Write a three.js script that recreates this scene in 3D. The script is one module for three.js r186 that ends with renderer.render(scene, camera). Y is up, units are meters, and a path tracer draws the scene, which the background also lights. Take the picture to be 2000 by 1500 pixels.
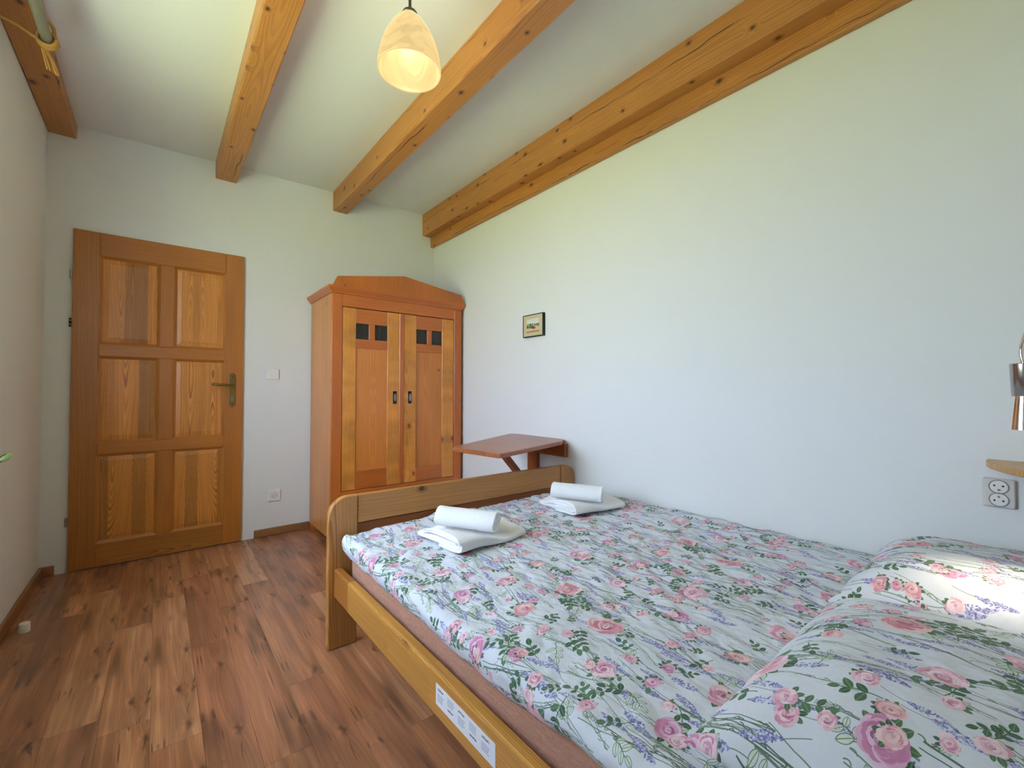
import * as THREE from 'three';
import { mergeGeometries, mergeVertices } from 'three/addons/utils/BufferGeometryUtils.js';
import { RoundedBoxGeometry } from 'three/addons/geometries/RoundedBoxGeometry.js';
import { RectAreaLightUniformsLib } from 'three/addons/lights/RectAreaLightUniformsLib.js';

// ---------------------------------------------------------------- camera, sky, light, exposure
const scene = new THREE.Scene();
const camera = new THREE.PerspectiveCamera(2 * Math.atan(750 / 850.79) * 180 / Math.PI, 2000 / 1500, 0.02, 200);
{
  const yaw = 0.683, pitch = 0.0182, roll = 0.0018;
  camera.position.set(-2.005, 1.063, 3.6386);
  camera.rotation.set(pitch, -yaw, roll, 'YXZ');
}
const renderer = new THREE.WebGLRenderer({ antialias: true });
renderer.toneMapping = THREE.LinearToneMapping;
renderer.toneMappingExposure = 1.0;
renderer.shadowMap.enabled = true;
scene.background = new THREE.Color().setRGB(0.60, 0.745, 0.98);
scene.backgroundIntensity = 14;
RectAreaLightUniformsLib.init();
// daylight of the big window in the left wall
const WIN = { z0: 1.15, z1: 2.5, y0: 0.78, y1: 2.25 };
{
  const day = new THREE.RectAreaLight(new THREE.Color().setRGB(0.64, 0.79, 1.08), 2.5, WIN.z1 - WIN.z0 - 0.16, WIN.y1 - WIN.y0 - 0.16);
  day.position.set(-2.66, (WIN.y0 + WIN.y1) / 2, (WIN.z0 + WIN.z1) / 2);
  day.lookAt(0, (WIN.y0 + WIN.y1) / 2 - 0.35, (WIN.z0 + WIN.z1) / 2);
  scene.add(day);
  const sun = new THREE.DirectionalLight(new THREE.Color().setRGB(1, 0.93, 0.8), 92.0);   // high over the garden, from beyond the far end of the house
  sun.position.set(-4, 14, -9); sun.target.position.set(-8, 0, 2); sun.castShadow = true; sun.shadow.mapSize.set(2048, 2048);
  Object.assign(sun.shadow.camera, { left: -14, right: 14, top: 14, bottom: -14, near: 0.5, far: 50 });
  scene.add(sun, sun.target);
}

// ---------------------------------------------------------------- helpers
const V = (x, y, z) => new THREE.Vector3(x, y, z);
function rng(seed) { let s = seed >>> 0; return () => { s = (s + 0x6d2b79f5) | 0; let t = Math.imul(s ^ (s >>> 15), 1 | s); t = (t + Math.imul(t ^ (t >>> 7), 61 | t)) ^ t; return ((t ^ (t >>> 14)) >>> 0) / 4294967296; }; }
const R0 = rng(7);
const h2 = (i, j, s) => { let n = Math.imul(i, 374761393) ^ Math.imul(j, 668265263) ^ Math.imul(s, 2147483647 ^ 0x5bd1e995); n = Math.imul(n ^ (n >>> 13), 1274126177); return ((n ^ (n >>> 16)) >>> 0) / 4294967296; };
function vn(x, y, s = 0) {   // value noise, -1 .. 1
  const i = Math.floor(x), j = Math.floor(y), fx = x - i, fy = y - j, u = fx * fx * (3 - 2 * fx), v = fy * fy * (3 - 2 * fy);
  const a = h2(i, j, s), b = h2(i + 1, j, s), c = h2(i, j + 1, s), d = h2(i + 1, j + 1, s);
  return 2 * (a + (b - a) * u + (c - a) * v + (a - b - c + d) * u * v) - 1;
}
const fbm = (x, y, s) => 0.55 * vn(x, y, s) + 0.3 * vn(x * 2.1, y * 2.1, s + 1) + 0.15 * vn(x * 4.3, y * 4.3, s + 2);
const ss = (a, b, x) => { const t = Math.min(1, Math.max(0, (x - a) / (b - a))); return t * t * (3 - 2 * t); };
const mix = (a, b, t) => a + (b - a) * t;
const counts = {};
function numbered(name) { const n = counts[name] = (counts[name] ?? -1) + 1; return n ? name + '_' + String(n).padStart(3, '0') : name; }
function info(o, label, category, group, kind) { if (label) o.userData.label = label; if (category) o.userData.category = category; if (group) o.userData.group = group; if (kind) o.userData.kind = kind; return o; }
function thing(name, label, category, [x, y, z] = [0, 0, 0], turn = 0, group) {
  const o = new THREE.Group(); o.name = numbered(name); o.position.set(x, y, z); o.rotation.y = turn; scene.add(o);
  return info(o, label, category, group);
}
function part(name, geo, mat, parent, label) {
  const m = new THREE.Mesh(Array.isArray(geo) ? mergeGeometries(geo) : geo, mat); m.name = name; m.castShadow = m.receiveShadow = true;
  parent.add(m); if (label) m.userData.label = label; return m;
}
function solo(name, geo, mat, label, category, group) { const m = part(numbered(name), geo, mat, scene); return info(m, label, category, group); }
function struct(name, geo, mat) { const m = part(name, geo, mat, scene); m.userData.kind = 'structure'; return m; }

// polygons -> flat shaded geometry; uv in metres, v along the grain axis (0 x, 1 y, 2 z)
function polys(list, grain = 1, off = [0, 0]) {
  const P = [], N = [], UV = [];
  for (const p of list) {
    const a = p[0], n = new THREE.Vector3();
    for (let k = 1; k < p.length - 1; k++) n.add(p[k].clone().sub(a).cross(p[k + 1].clone().sub(a)));
    n.normalize();
    const ab = [Math.abs(n.x), Math.abs(n.y), Math.abs(n.z)], dom = ab.indexOf(Math.max(...ab));
    let va = grain, ua;
    if (dom === grain) { va = (grain + 1) % 3; ua = (grain + 2) % 3; } else ua = 3 - grain - dom;
    for (let k = 1; k < p.length - 1; k++) for (const q of [a, p[k], p[k + 1]]) {
      P.push(q.x, q.y, q.z); N.push(n.x, n.y, n.z);
      UV.push(q.getComponent(ua) + (dom === ua ? 0 : 0.37 * dom) + off[0], q.getComponent(va) + off[1]);
    }
  }
  const g = new THREE.BufferGeometry();
  g.setAttribute('position', new THREE.Float32BufferAttribute(P, 3)); g.setAttribute('normal', new THREE.Float32BufferAttribute(N, 3)); g.setAttribute('uv', new THREE.Float32BufferAttribute(UV, 2));
  return g;
}
// chamfered box from min to max corner
function board(x0, y0, z0, x1, y1, z1, c = 0.003, grain = 1, off) {
  off = off ?? [R0() * 3, R0() * 5];
  const lo = [Math.min(x0, x1), Math.min(y0, y1), Math.min(z0, z1)], hi = [Math.max(x0, x1), Math.max(y0, y1), Math.max(z0, z1)];
  c = Math.min(c, 0.45 * Math.min(hi[0] - lo[0], hi[1] - lo[1], hi[2] - lo[2]));
  const pt = (s, ax) => { const q = [0, 0, 0]; for (let k = 0; k < 3; k++) { const e = s[k] > 0 ? hi[k] : lo[k]; q[k] = k === ax ? e : e - s[k] * c; } return V(...q); };
  const L = [], fix = (p, n) => { const m = p[1].clone().sub(p[0]).cross(p[2].clone().sub(p[0])); return m.dot(n) < 0 ? p.reverse() : p; };
  for (let ax = 0; ax < 3; ax++) for (const s of [-1, 1]) {
    const b = (ax + 1) % 3, d = (ax + 2) % 3, mk = (sb, sd) => { const q = [0, 0, 0]; q[ax] = s; q[b] = sb; q[d] = sd; return pt(q, ax); };
    const n = [0, 0, 0]; n[ax] = s; L.push(fix([mk(-1, -1), mk(1, -1), mk(1, 1), mk(-1, 1)], V(...n)));
  }
  if (c > 0) {
    for (let ax = 0; ax < 3; ax++) for (const sb of [-1, 1]) for (const sd of [-1, 1]) {
      const b = (ax + 1) % 3, d = (ax + 2) % 3, mk = (sa, w) => { const q = [0, 0, 0]; q[ax] = sa; q[b] = sb; q[d] = sd; return pt(q, w); };
      const n = [0, 0, 0]; n[b] = sb; n[d] = sd; L.push(fix([mk(-1, b), mk(1, b), mk(1, d), mk(-1, d)], V(...n)));
    }
    for (const a of [-1, 1]) for (const b of [-1, 1]) for (const d of [-1, 1]) L.push(fix([pt([a, b, d], 0), pt([a, b, d], 1), pt([a, b, d], 2)], V(a, b, d)));
  }
  return polys(L, grain, off);
}
// any hexahedron: bottom ring of four, top ring of four
function hexa(b, t, grain = 1, off) {
  off = off ?? [R0() * 3, R0() * 5];
  const c = [...b, ...t].reduce((s, p) => s.add(p), V(0, 0, 0)).multiplyScalar(1 / 8);
  const L = [[...b], [...t]]; for (let k = 0; k < 4; k++) L.push([b[k], b[(k + 1) % 4], t[(k + 1) % 4], t[k]]);
  for (const p of L) { const n = p[1].clone().sub(p[0]).cross(p[2].clone().sub(p[0])), m = p.reduce((s, q) => s.add(q), V(0, 0, 0)).multiplyScalar(1 / p.length).sub(c); if (n.dot(m) < 0) p.reverse(); }
  return polys(L, grain, off);
}
// extruded 2-D outline (shape in a, b) with thickness along the third axis and a small bevel
function slab(points, depth, bevel = 0.003, seg = 2) {
  const s = new THREE.Shape(points.map(([a, b]) => new THREE.Vector2(a, b)));
  return new THREE.ExtrudeGeometry(s, { depth: depth - 2 * bevel, bevelEnabled: bevel > 0, bevelThickness: bevel, bevelSize: bevel, bevelOffset: -bevel, bevelSegments: seg, curveSegments: 8 }).translate(0, 0, bevel);
}
function tube(pts, r, seg = 24, rad = 8, closed = false) { return new THREE.TubeGeometry(new THREE.CatmullRomCurve3(pts, closed), seg, r, rad, closed); }
function lathe(pts, seg = 32) { return new THREE.LatheGeometry(pts.map(([a, b]) => new THREE.Vector2(a, b)), seg); }

// ---------------------------------------------------------------- textures
function dataTex(w, h, fn, srgb = true) {
  const d = new Uint8Array(w * h * 4), o = [0, 0, 0];
  for (let j = 0; j < h; j++) for (let i = 0; i < w; i++) { fn(i / w, j / h, o); const k = (j * w + i) * 4; for (let c = 0; c < 3; c++) d[k + c] = Math.max(0, Math.min(255, o[c])); d[k + 3] = 255; }
  const t = new THREE.DataTexture(d, w, h, THREE.RGBAFormat); t.magFilter = THREE.LinearFilter; t.minFilter = THREE.LinearMipmapLinearFilter; t.generateMipmaps = true;
  t.wrapS = t.wrapT = THREE.MirroredRepeatWrapping; if (srgb) t.colorSpace = THREE.SRGBColorSpace; t.needsUpdate = true; return t;
}
// pine: rings of a log cut along its length, knots, fibres; W x L metres
function pine({ W = 0.5, L = 2, w = 512, h = 1024, seed = 1, early, late, freq = 95, contrast = 1, stave = 0, staveTone = 0.1, knots = [], knotCol = [72, 34, 14], cracks = [], blotch = 0.08, fibre = 0.05, figure = 0 }) {
  const t = dataTex(w, h, (a, b, o) => {
    const u = a * W, v = b * L;
    let sd = seed, tone = 0, uu = u;
    if (stave) { const k = Math.floor(u / stave + 0.2 * vn(3, 7, seed)); sd = seed + 13 * k; tone = (h2(k, 3, seed) - 0.5) * 2 * staveTone; uu = u - (k + 0.5) * stave; } else uu = u - W * 0.5;
    const ax = uu - 0.05 * vn(v * 0.5, 2.3, sd + 5) - 0.006 * vn(v * 3.1, 9, sd + 6) + (h2(1, 2, sd) - 0.5) * 0.06;
    const dp = 0.055 * vn(v * 0.75 + 3, 5.7, sd + 8) + 0.012 * vn(v * 2.7, 1.1, sd + 9) + (h2(4, 1, sd) - 0.5) * 0.05;
    let ring = Math.sqrt(ax * ax + dp * dp) * freq + 0.35 * vn(u * 30, v * 4, sd + 10), dark = 0, kn = 0;
    for (const [ku, kv, kr] of knots) {
      const du = u - ku, dv = (v - kv) * 0.72, d = Math.sqrt(du * du + dv * dv) / kr;
      if (d < 7) { ring += 2.6 * Math.exp(-d * d / 5) * (du > 0 ? 1 : -1) * (1 - Math.exp(-d)); kn = Math.max(kn, 1 - ss(0.75, 1.15, d + 0.15 * vn(u * 300, v * 300, sd)), 0.35 * (1 - ss(1, 2.6, d))); }
    }
    for (const [cu, v0, v1, cw, s2] of cracks) if (v > v0 && v < v1) {
      const cx = cu + 0.012 * vn(v * 2.2, s2, 41) + 0.004 * vn(v * 17, s2, 42), ww = cw * Math.min(1, 4 * (v - v0) / 0.3, 4 * (v1 - v) / 0.3) * (0.6 + 0.5 * vn(v * 9, s2, 43));
      dark = Math.max(dark, 1 - ss(ww * 0.5, ww * 1.1, Math.abs(u - cx)));
    }
    ring = ring * 1.7 + 1.1 * vn(ring * 0.31, 0.5, sd + 14);
    const f = ring - Math.floor(ring), l = contrast * 0.95 * (0.35 + 0.65 * h2(Math.floor(ring), 5, sd)) * ss(0.2, 0.86, f) * (1 - ss(0.9, 1, f));
    const fb = fibre * vn(u * 700, v * 9, sd + 20) + blotch * fbm(u * 9, v * 2.2, sd + 30) + figure * fbm(u * 7, v * 13 + 2 * u, sd + 33) + tone;
    for (let c = 0; c < 3; c++) { let x = mix(early[c], late[c], l) * (1 + fb); x = mix(x, knotCol[c], kn * 0.9); o[c] = mix(x, 38 - 8 * c, dark * 0.9); }
  });
  t.repeat.set(1 / W, 1 / L); return t;
}
const grainBump = dataTex(256, 512, (a, b, o) => { const x = 128 + 70 * vn(a * 160, b * 14, 3) + 40 * vn(a * 60, b * 5, 4); o[0] = o[1] = o[2] = x; }, false);
grainBump.repeat.set(1 / 0.3, 1 / 1.2);
function woodMat(opts, rough = 0.42, extra = {}) { return new THREE.MeshPhysicalMaterial({ map: pine(opts), roughness: rough, bumpMap: grainBump, bumpScale: 0.0003, clearcoat: 0.25, clearcoatRoughness: 0.3, ...extra }); }
const mat = (color, roughness = 0.6, metalness = 0, extra = {}) => new THREE.MeshStandardMaterial({ color, roughness, metalness, ...extra });

const beamKnots = []; { const r = rng(21); for (let k = 0; k < 26; k++) beamKnots.push([r() * 0.6, r() * 2.6, 0.006 + 0.009 * r() * r()]); }
const M = {
  beam: woodMat({ W: 0.6, L: 2.6, w: 512, h: 1536, seed: 11, early: [196, 134, 66], late: [168, 100, 40], freq: 80, contrast: 0.75, knots: beamKnots, cracks: [[0.09, 0.1, 1.3, 0.0022, 1], [0.3, 0.9, 2.5, 0.003, 2], [0.47, 0.2, 1.6, 0.0022, 3]], blotch: 0.06 }, 0.5),
  doorA: woodMat({ seed: 31, early: [192, 126, 52], late: [138, 72, 20], freq: 120, contrast: 1.15, W: 0.4, L: 2.1, knots: [[0.2, 0.9, 0.008]] }, 0.38),
  doorB: woodMat({ seed: 47, early: [186, 116, 44], late: [156, 88, 28], freq: 150, contrast: 0.7, W: 0.4, L: 2.1 }, 0.38),
  doorPanel: woodMat({ seed: 53, early: [204, 138, 62], late: [150, 82, 26], freq: 130, W: 0.6, L: 1.2, h: 768, stave: 0.11, staveTone: 0.13, knots: [[0.13, 0.7, 0.009]] }, 0.38),
  cabRed: woodMat({ seed: 61, early: [196, 108, 44], late: [172, 84, 30], freq: 110, contrast: 0.7, knots: [[0.1, 0.5, 0.006], [0.35, 1.3, 0.006]], knotCol: [92, 40, 14] }, 0.36),
  cabGold: woodMat({ seed: 71, early: [216, 142, 58], late: [190, 108, 36], freq: 90, contrast: 0.6, W: 0.3, L: 1.6, h: 768, figure: 0.13, knots: [[0.08, 0.3, 0.012], [0.16, 0.92, 0.013], [0.25, 1.34, 0.012], [0.2, 0.55, 0.008]], knotCol: [120, 62, 20], blotch: 0.1 }, 0.36),
  cabPanel: woodMat({ seed: 83, early: [202, 124, 54], late: [182, 98, 40], freq: 90, contrast: 0.55, stave: 0.09, staveTone: 0.09, knots: [[0.1, 0.7, 0.005], [0.31, 1.5, 0.005]] }, 0.36),
  cabSide: woodMat({ seed: 97, early: [204, 138, 72], late: [184, 110, 52], freq: 90, contrast: 0.6, stave: 0.1, staveTone: 0.06, knots: [[0.1, 0.4, 0.006], [0.12, 0.42, 0.006], [0.3, 0.9, 0.006], [0.42, 1.6, 0.007]] }, 0.4),
  bed: woodMat({ seed: 101, early: [196, 140, 76], late: [152, 94, 40], freq: 130, W: 0.4, L: 1.6, knots: [[0.12, 0.45, 0.012], [0.27, 1.1, 0.011]] }, 0.42),
  bedDark: woodMat({ seed: 107, early: [168, 98, 46], late: [134, 70, 28], freq: 120, W: 0.4, L: 1.6 }, 0.45),
  railA: woodMat({ seed: 113, early: [204, 150, 72], late: [166, 106, 40], freq: 110, W: 0.3, L: 1.2, h: 768, knots: [[0.15, 0.4, 0.012]] }, 0.36),
  railB: woodMat({ seed: 127, early: [178, 118, 52], late: [134, 74, 28], freq: 130, W: 0.3, L: 1.2, h: 768, knots: [[0.1, 0.8, 0.01]] }, 0.36),
  table: woodMat({ seed: 131, early: [168, 98, 56], late: [132, 68, 34], freq: 110, contrast: 0.7, W: 0.5, L: 1.0, h: 640, stave: 0.12, staveTone: 0.06 }, 0.34),
  shelf: woodMat({ seed: 137, early: [196, 152, 90], late: [168, 120, 62], freq: 130, contrast: 0.6, W: 0.3, L: 0.6, w: 256, h: 384 }, 0.42),
  skirting: woodMat({ seed: 139, early: [156, 108, 66], late: [122, 78, 42], freq: 160, contrast: 0.6, W: 0.2, L: 1.5, w: 256, h: 640 }, 0.45),
};
const wallBump = dataTex(512, 512, (a, b, o) => { const x = 128 + 60 * fbm(a * 24, b * 24, 5) + 34 * vn(a * 140, b * 140, 6); o[0] = o[1] = o[2] = x; }, false); wallBump.repeat.set(0.6, 0.6);
const plaster = new THREE.MeshStandardMaterial({ color: new THREE.Color().setRGB(0.79, 0.80, 0.765), roughness: 0.9, bumpMap: wallBump, bumpScale: 0.0012 });
const white = mat(0xeeece6, 0.4), socketGrey = mat(0xd8d4cc, 0.4), black = mat(0x0c0b0a, 0.5), brass = mat(0x8d7442, 0.36, 0.9), steel = mat(0x9a9a96, 0.35, 1), chrome = mat(0xe6e4e2, 0.09, 1);
const terryBump = dataTex(512, 512, (a, b, o) => { const x = 128 + 70 * vn(a * 120, b * 120, 15) + 50 * vn(a * 230, b * 230, 16); o[0] = o[1] = o[2] = x; }, false); terryBump.repeat.set(4, 4);
const towelMat = new THREE.MeshPhysicalMaterial({ color: 0xf3f3f2, roughness: 1, sheen: 0.4, sheenRoughness: 0.6, sheenColor: 0xffffff, bumpMap: terryBump, bumpScale: 0.0015 });
const sheetMat = new THREE.MeshPhysicalMaterial({ map: (() => { const t = dataTex(512, 512, (a, b, o) => { const n = 1 + 0.1 * vn(a * 150, b * 150, 22) + 0.06 * fbm(a * 20, b * 20, 23); o[0] = 204 * n; o[1] = 150 * n; o[2] = 122 * n; }); t.repeat.set(2, 2); return t; })(), roughness: 1, sheen: 0.3, sheenColor: 0xffd8c0, bumpMap: terryBump, bumpScale: 0.002 });

// floral cotton print, 0.66 m repeat, seamless
function floral() {
  const S = 2048, REP = 0.66, px = S / REP, c = document.createElement('canvas'); c.width = c.height = S;
  const g = c.getContext('2d'), r = rng(1234);
  g.fillStyle = 'rgb(213,218,224)'; g.fillRect(0, 0, S, S);
  for (let k = 0; k < 5000; k++) { g.fillStyle = r() < 0.5 ? 'rgba(214,218,224,0.25)' : 'rgba(236,238,236,0.25)'; g.fillRect(r() * S, r() * S, 2 + r() * 26, 1.5); }
  const wrap = (x, y, R, fn) => { for (const dx of [-S, 0, S]) for (const dy of [-S, 0, S]) { const X = x + dx, Y = y + dy; if (X > -R && X < S + R && Y > -R && Y < S + R) { g.save(); g.translate(X, Y); fn(); g.restore(); } } };
  const draw = (x, y, R, rot, fn) => { const seed = Math.floor(r() * 1e9); wrap(x, y, R * 2.4, () => { g.rotate(rot); fn(rng(seed), R); }); };
  const leaf = (x, y, l, a, light) => {
    g.save(); g.translate(x, y); g.rotate(a); g.beginPath(); g.moveTo(0, 0); g.bezierCurveTo(l * 0.3, -l * 0.42, l * 0.8, -l * 0.3, l, 0); g.bezierCurveTo(l * 0.8, l * 0.3, l * 0.3, l * 0.42, 0, 0);
    if (light) { g.fillStyle = 'rgba(206,216,200,0.8)'; g.fill(); g.strokeStyle = 'rgb(104,134,100)'; g.lineWidth = l * 0.05; g.stroke(); } else { g.fillStyle = light === 0 ? 'rgb(82,116,84)' : 'rgb(60,98,70)'; g.fill(); g.strokeStyle = 'rgba(140,170,136,0.8)'; g.lineWidth = l * 0.04; }
    g.beginPath(); g.moveTo(0, 0); g.lineTo(l * 0.95, 0); g.stroke(); g.restore();
  };
  const sprig = (q, R) => {   // rose leaves on a twig
    g.strokeStyle = 'rgb(74,104,74)'; g.lineWidth = R * 0.035; g.beginPath(); g.moveTo(0, 0); g.quadraticCurveTo(R * 0.4, -R * 0.15, R, -R * 0.05); g.stroke();
    const lt = q() < 0.3; for (const [a, b, s] of [[0.35, -1, 1], [0.4, 0.9, 1], [0.72, -0.9, 0.9], [0.75, 0.9, 0.85], [1, 0, 1]]) leaf(R * a, -R * 0.1 * a, R * 0.42 * s * (0.8 + q() * 0.4), b + (q() - 0.5) * 0.5, lt ? 1 : (q() < 0.4 ? 0 : undefined));
  };
  const rose = (hue) => (q, R) => {
    for (let k = 0; k < 5; k++) leaf(Math.cos(1.2 + k * 0.55) * R * 0.6, Math.sin(1.2 + k * 0.55) * R * 0.6, R * (0.6 + q() * 0.35), 1.2 + k * 0.55 + (q() - 0.5) * 0.4, q() < 0.2 ? 1 : (q() < 0.5 ? 0 : undefined));
    const P = [[220, 176, 188], [208, 142, 164], [196, 122, 150], [180, 104, 136], [228, 198, 206]].map(([a, b, d]) => [a + hue[0], b + hue[1], d + hue[2]]), col = (p, m = 1) => `rgb(${P[p].map((x) => Math.round(x * m)).join(',')})`;
    for (let ringN = 0; ringN < 5; ringN++) {
      const n = [9, 7, 6, 4, 3][ringN], d = [0.72, 0.54, 0.36, 0.2, 0.06][ringN] * R, s = [0.36, 0.36, 0.3, 0.24, 0.16][ringN] * R, a0 = q() * 6;
      for (let k = 0; k < n; k++) {
        const a = a0 + k * 6.283 / n + (q() - 0.5) * 0.5, e = s * (0.8 + 0.5 * q()), dd = d * (0.82 + 0.32 * q()); g.save(); g.translate(Math.cos(a) * dd, Math.sin(a) * dd * 0.8); g.rotate(a + 1.57 + (q() - 0.5) * 0.5);
        const base = q() < 0.3 ? 4 : (q() < 0.5 ? 0 : Math.min(3, 1 + (q() * (ringN * 0.7 + 0.6)) | 0)); g.fillStyle = col(base, 0.97 + q() * 0.06); g.beginPath(); g.moveTo(-e * 1.2, e * 0.4); g.bezierCurveTo(-e * 1.3, -e * 0.9, -e * 0.3, -e * 1.05, 0, -e * 0.8); g.bezierCurveTo(e * 0.4, -e * 1.1, e * 1.35, -e * 0.8, e * 1.2, e * 0.4); g.quadraticCurveTo(0, e * 1.1, -e * 1.2, e * 0.4); g.fill();
        g.globalAlpha = 0.5; g.strokeStyle = col(3, 0.95); g.lineWidth = R * 0.035; g.beginPath(); g.moveTo(-e * 1.0, e * 0.35); g.quadraticCurveTo(-e * 0.1, -e * 0.55, e * 0.95, e * 0.3); g.stroke(); g.strokeStyle = col(4, 1.04); g.lineWidth = R * 0.03; g.beginPath(); g.moveTo(-e * 1.15, 0); g.bezierCurveTo(-e * 1.1, -e * 0.8, -e * 0.3, -e, 0, -e * 0.76); g.stroke(); g.globalAlpha = 1; g.restore();
      }
    }
    g.globalAlpha = 0.7; g.strokeStyle = col(3, 0.84); g.lineWidth = R * 0.045; g.beginPath(); for (let k = 0; k < 16; k++) { const a = k * 0.5 + 1, d = R * 0.013 * k; g[k ? 'lineTo' : 'moveTo'](Math.cos(a) * d, Math.sin(a) * d * 0.8); } g.stroke(); g.globalAlpha = 1;
  };
  const lavender = (q, R) => {
    g.strokeStyle = 'rgb(96,122,96)'; g.lineWidth = R * 0.03; g.beginPath(); g.moveTo(R * 0.9, 0); g.quadraticCurveTo(R * 1.5, R * 0.12, R * 2.2, 0); g.stroke();
    for (let k = 0; k < 120; k++) { const t = q() * 2 - 1, wv = (1 - t * t) * 0.24 * R; g.fillStyle = ['rgb(132,132,182)', 'rgb(158,158,204)', 'rgb(110,108,164)', 'rgb(182,184,216)'][Math.floor(q() * 4)]; g.beginPath(); g.ellipse(t * R, (q() * 2 - 1) * wv, R * 0.06, R * 0.04, q() * 3, 0, 6.29); g.fill(); }
  };
  const stem = (q, R) => {
    g.strokeStyle = ['rgb(104,130,108)', 'rgb(130,152,130)', 'rgb(88,114,94)'][Math.floor(q() * 3)]; g.lineWidth = 2.5 + q() * 2.5;
    for (let k = 0; k < 2 + Math.floor(q() * 3); k++) { const e = (q() - 0.5) * R * 0.5; g.beginPath(); g.moveTo(-R, (q() - 0.5) * R * 0.14); g.bezierCurveTo(-R * 0.3, e * 0.3, R * 0.3, e * 0.5, R, e); g.stroke(); for (let m = 0; m < 4; m++) { const t = q() * 2 - 1; g.beginPath(); g.moveTo(R * t, e * (t + 1) * 0.4); g.quadraticCurveTo(R * t + 12, e * (t + 1) * 0.4 - 16, R * t + 30, e * (t + 1) * 0.4 - 18 + 30 * q()); g.stroke(); } }
  };
  // stems first, roughly along the canvas's y axis (the bed's length), then lavender, sprigs, blooms
  const along = () => Math.PI / 2 + (r() - 0.5) * 0.7;
  for (let k = 0; k < 84; k++) draw(r() * S, r() * S, (0.05 + r() * 0.05) * px, along(), stem);
  for (let k = 0; k < 96; k++) draw(r() * S, r() * S, (0.022 + r() * 0.014) * px, along() + (r() < 0.5 ? 3.14 : 0), lavender);
  for (let k = 0; k < 84; k++) draw(r() * S, r() * S, (0.032 + r() * 0.018) * px, r() * 6.3, sprig);
  const spots = [[0.18, 0.2, 0.046], [0.42, 0.12, 0.032], [0.7, 0.26, 0.05], [0.9, 0.1, 0.03], [0.1, 0.52, 0.034], [0.36, 0.46, 0.03], [0.58, 0.56, 0.044], [0.85, 0.55, 0.034], [0.24, 0.8, 0.05], [0.5, 0.86, 0.03], [0.74, 0.8, 0.036], [0.95, 0.84, 0.028], [0.55, 0.34, 0.022], [0.3, 0.3, 0.02], [0.04, 0.35, 0.022], [0.7, 0.68, 0.02], [0.4, 0.68, 0.02], [0.9, 0.38, 0.018], [0.08, 0.68, 0.02], [0.62, 0.03, 0.02]];
  const hues = [[0, 0, 0], [6, 12, 8], [-6, -8, 4], [8, 16, 14], [4, 4, -6]];
  for (const [x, y, s] of spots) draw(x * S, y * S, s * 0.86 * px, r() * 6.3, rose(hues[Math.floor(r() * 5)]));
  for (let k = 0; k < 46; k++) draw(r() * S, r() * S, (0.011 + r() * 0.006) * px, r() * 6.3, rose(hues[Math.floor(r() * 5)]));
  const t = new THREE.CanvasTexture(c); t.wrapS = t.wrapT = THREE.RepeatWrapping; t.colorSpace = THREE.SRGBColorSpace; t.repeat.set(1 / REP, 1 / REP); return t;
}
const clothBump = dataTex(512, 512, (a, b, o) => { const x = 128 + 60 * fbm(a * 26 + 3 * vn(a * 7, b * 7, 2), b * 18, 55) + 30 * vn(a * 60, b * 44, 56) + 10 * vn(a * 200, b * 200, 57); o[0] = o[1] = o[2] = x; }, false); clothBump.repeat.set(1.3, 1.3);
const floralMat = new THREE.MeshPhysicalMaterial({ map: floral(), roughness: 0.9, sheen: 0.15, sheenColor: 0xffffff, bumpMap: clothBump, bumpScale: 0.008 });

// laminate boards with the look of smoked oak
function laminate(seed, base, streak) {
  const W = 0.13, L = 1.3, kn = [], r = rng(seed * 77 + 5); for (let k = 0; k < 4; k++) kn.push([0.015 + r() * 0.1, r() * L, 0.004 + 0.005 * r(), r() < 0.5 ? -1 : 1]);
  const t = dataTex(144, 1280, (a, b, o) => {
    const u = a * W, v = b * L; let d = 0, bend = 0, pale = 0;
    for (const [ku, kv, kr, sg] of kn) {
      const wob = 0.004 * vn(v * 60, ku * 90, seed), du = (u - ku + wob) / kr, dv = (v - kv) / kr, q = du * du + dv * dv * 0.1, tail = Math.exp(-du * du * 0.16) * Math.exp(-Math.abs(dv) * 0.09) * (dv * sg > 0 ? 1 : 0.35);
      d = Math.max(d, 0.8 * Math.exp(-q * 0.8), 0.5 * tail * (0.6 + 0.4 * vn(u * 160, v * 18, seed + 9))); pale = Math.max(pale, Math.exp(-((du - 1.8) ** 2) * 0.9 - dv * dv * 0.05)); bend += 0.014 * Math.exp(-q * 0.1) * Math.sign(du);
    }
    const x = u + bend + 0.012 * vn(v * 1.6, 1, seed), g = 0.5 + 0.5 * fbm(x * 52, v * 1.5, seed + 2), fine = vn(x * 420, v * 10, seed + 3), blot = fbm(x * 14, v * 2.4, seed + 4);
    const smoke = ss(0.02, 0.75, fbm(x * 16 + 3, v * 3.0, seed + 8) + 0.12 * vn(x * 90, v * 7, seed + 12)) * 0.5;
    const crack = ss(0.62, 0.75, vn(x * 150, v * 8, seed + 6)) * ss(0.05, 0.4, fbm(x * 20, v * 3, seed + 7));
    for (let c = 0; c < 3; c++) { let q = mix(base[c], streak[c], ss(0.2, 0.8, g)) * 1.12 * (1 + 0.08 * fine + 0.16 * blot + 0.16 * pale); q = mix(q, [66, 42, 32][c], Math.min(0.92, d * 0.85 + crack * 0.55 + smoke)); o[c] = q; }
  });
  t.repeat.set(1 / W, 1 / L); return t;
}
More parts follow.
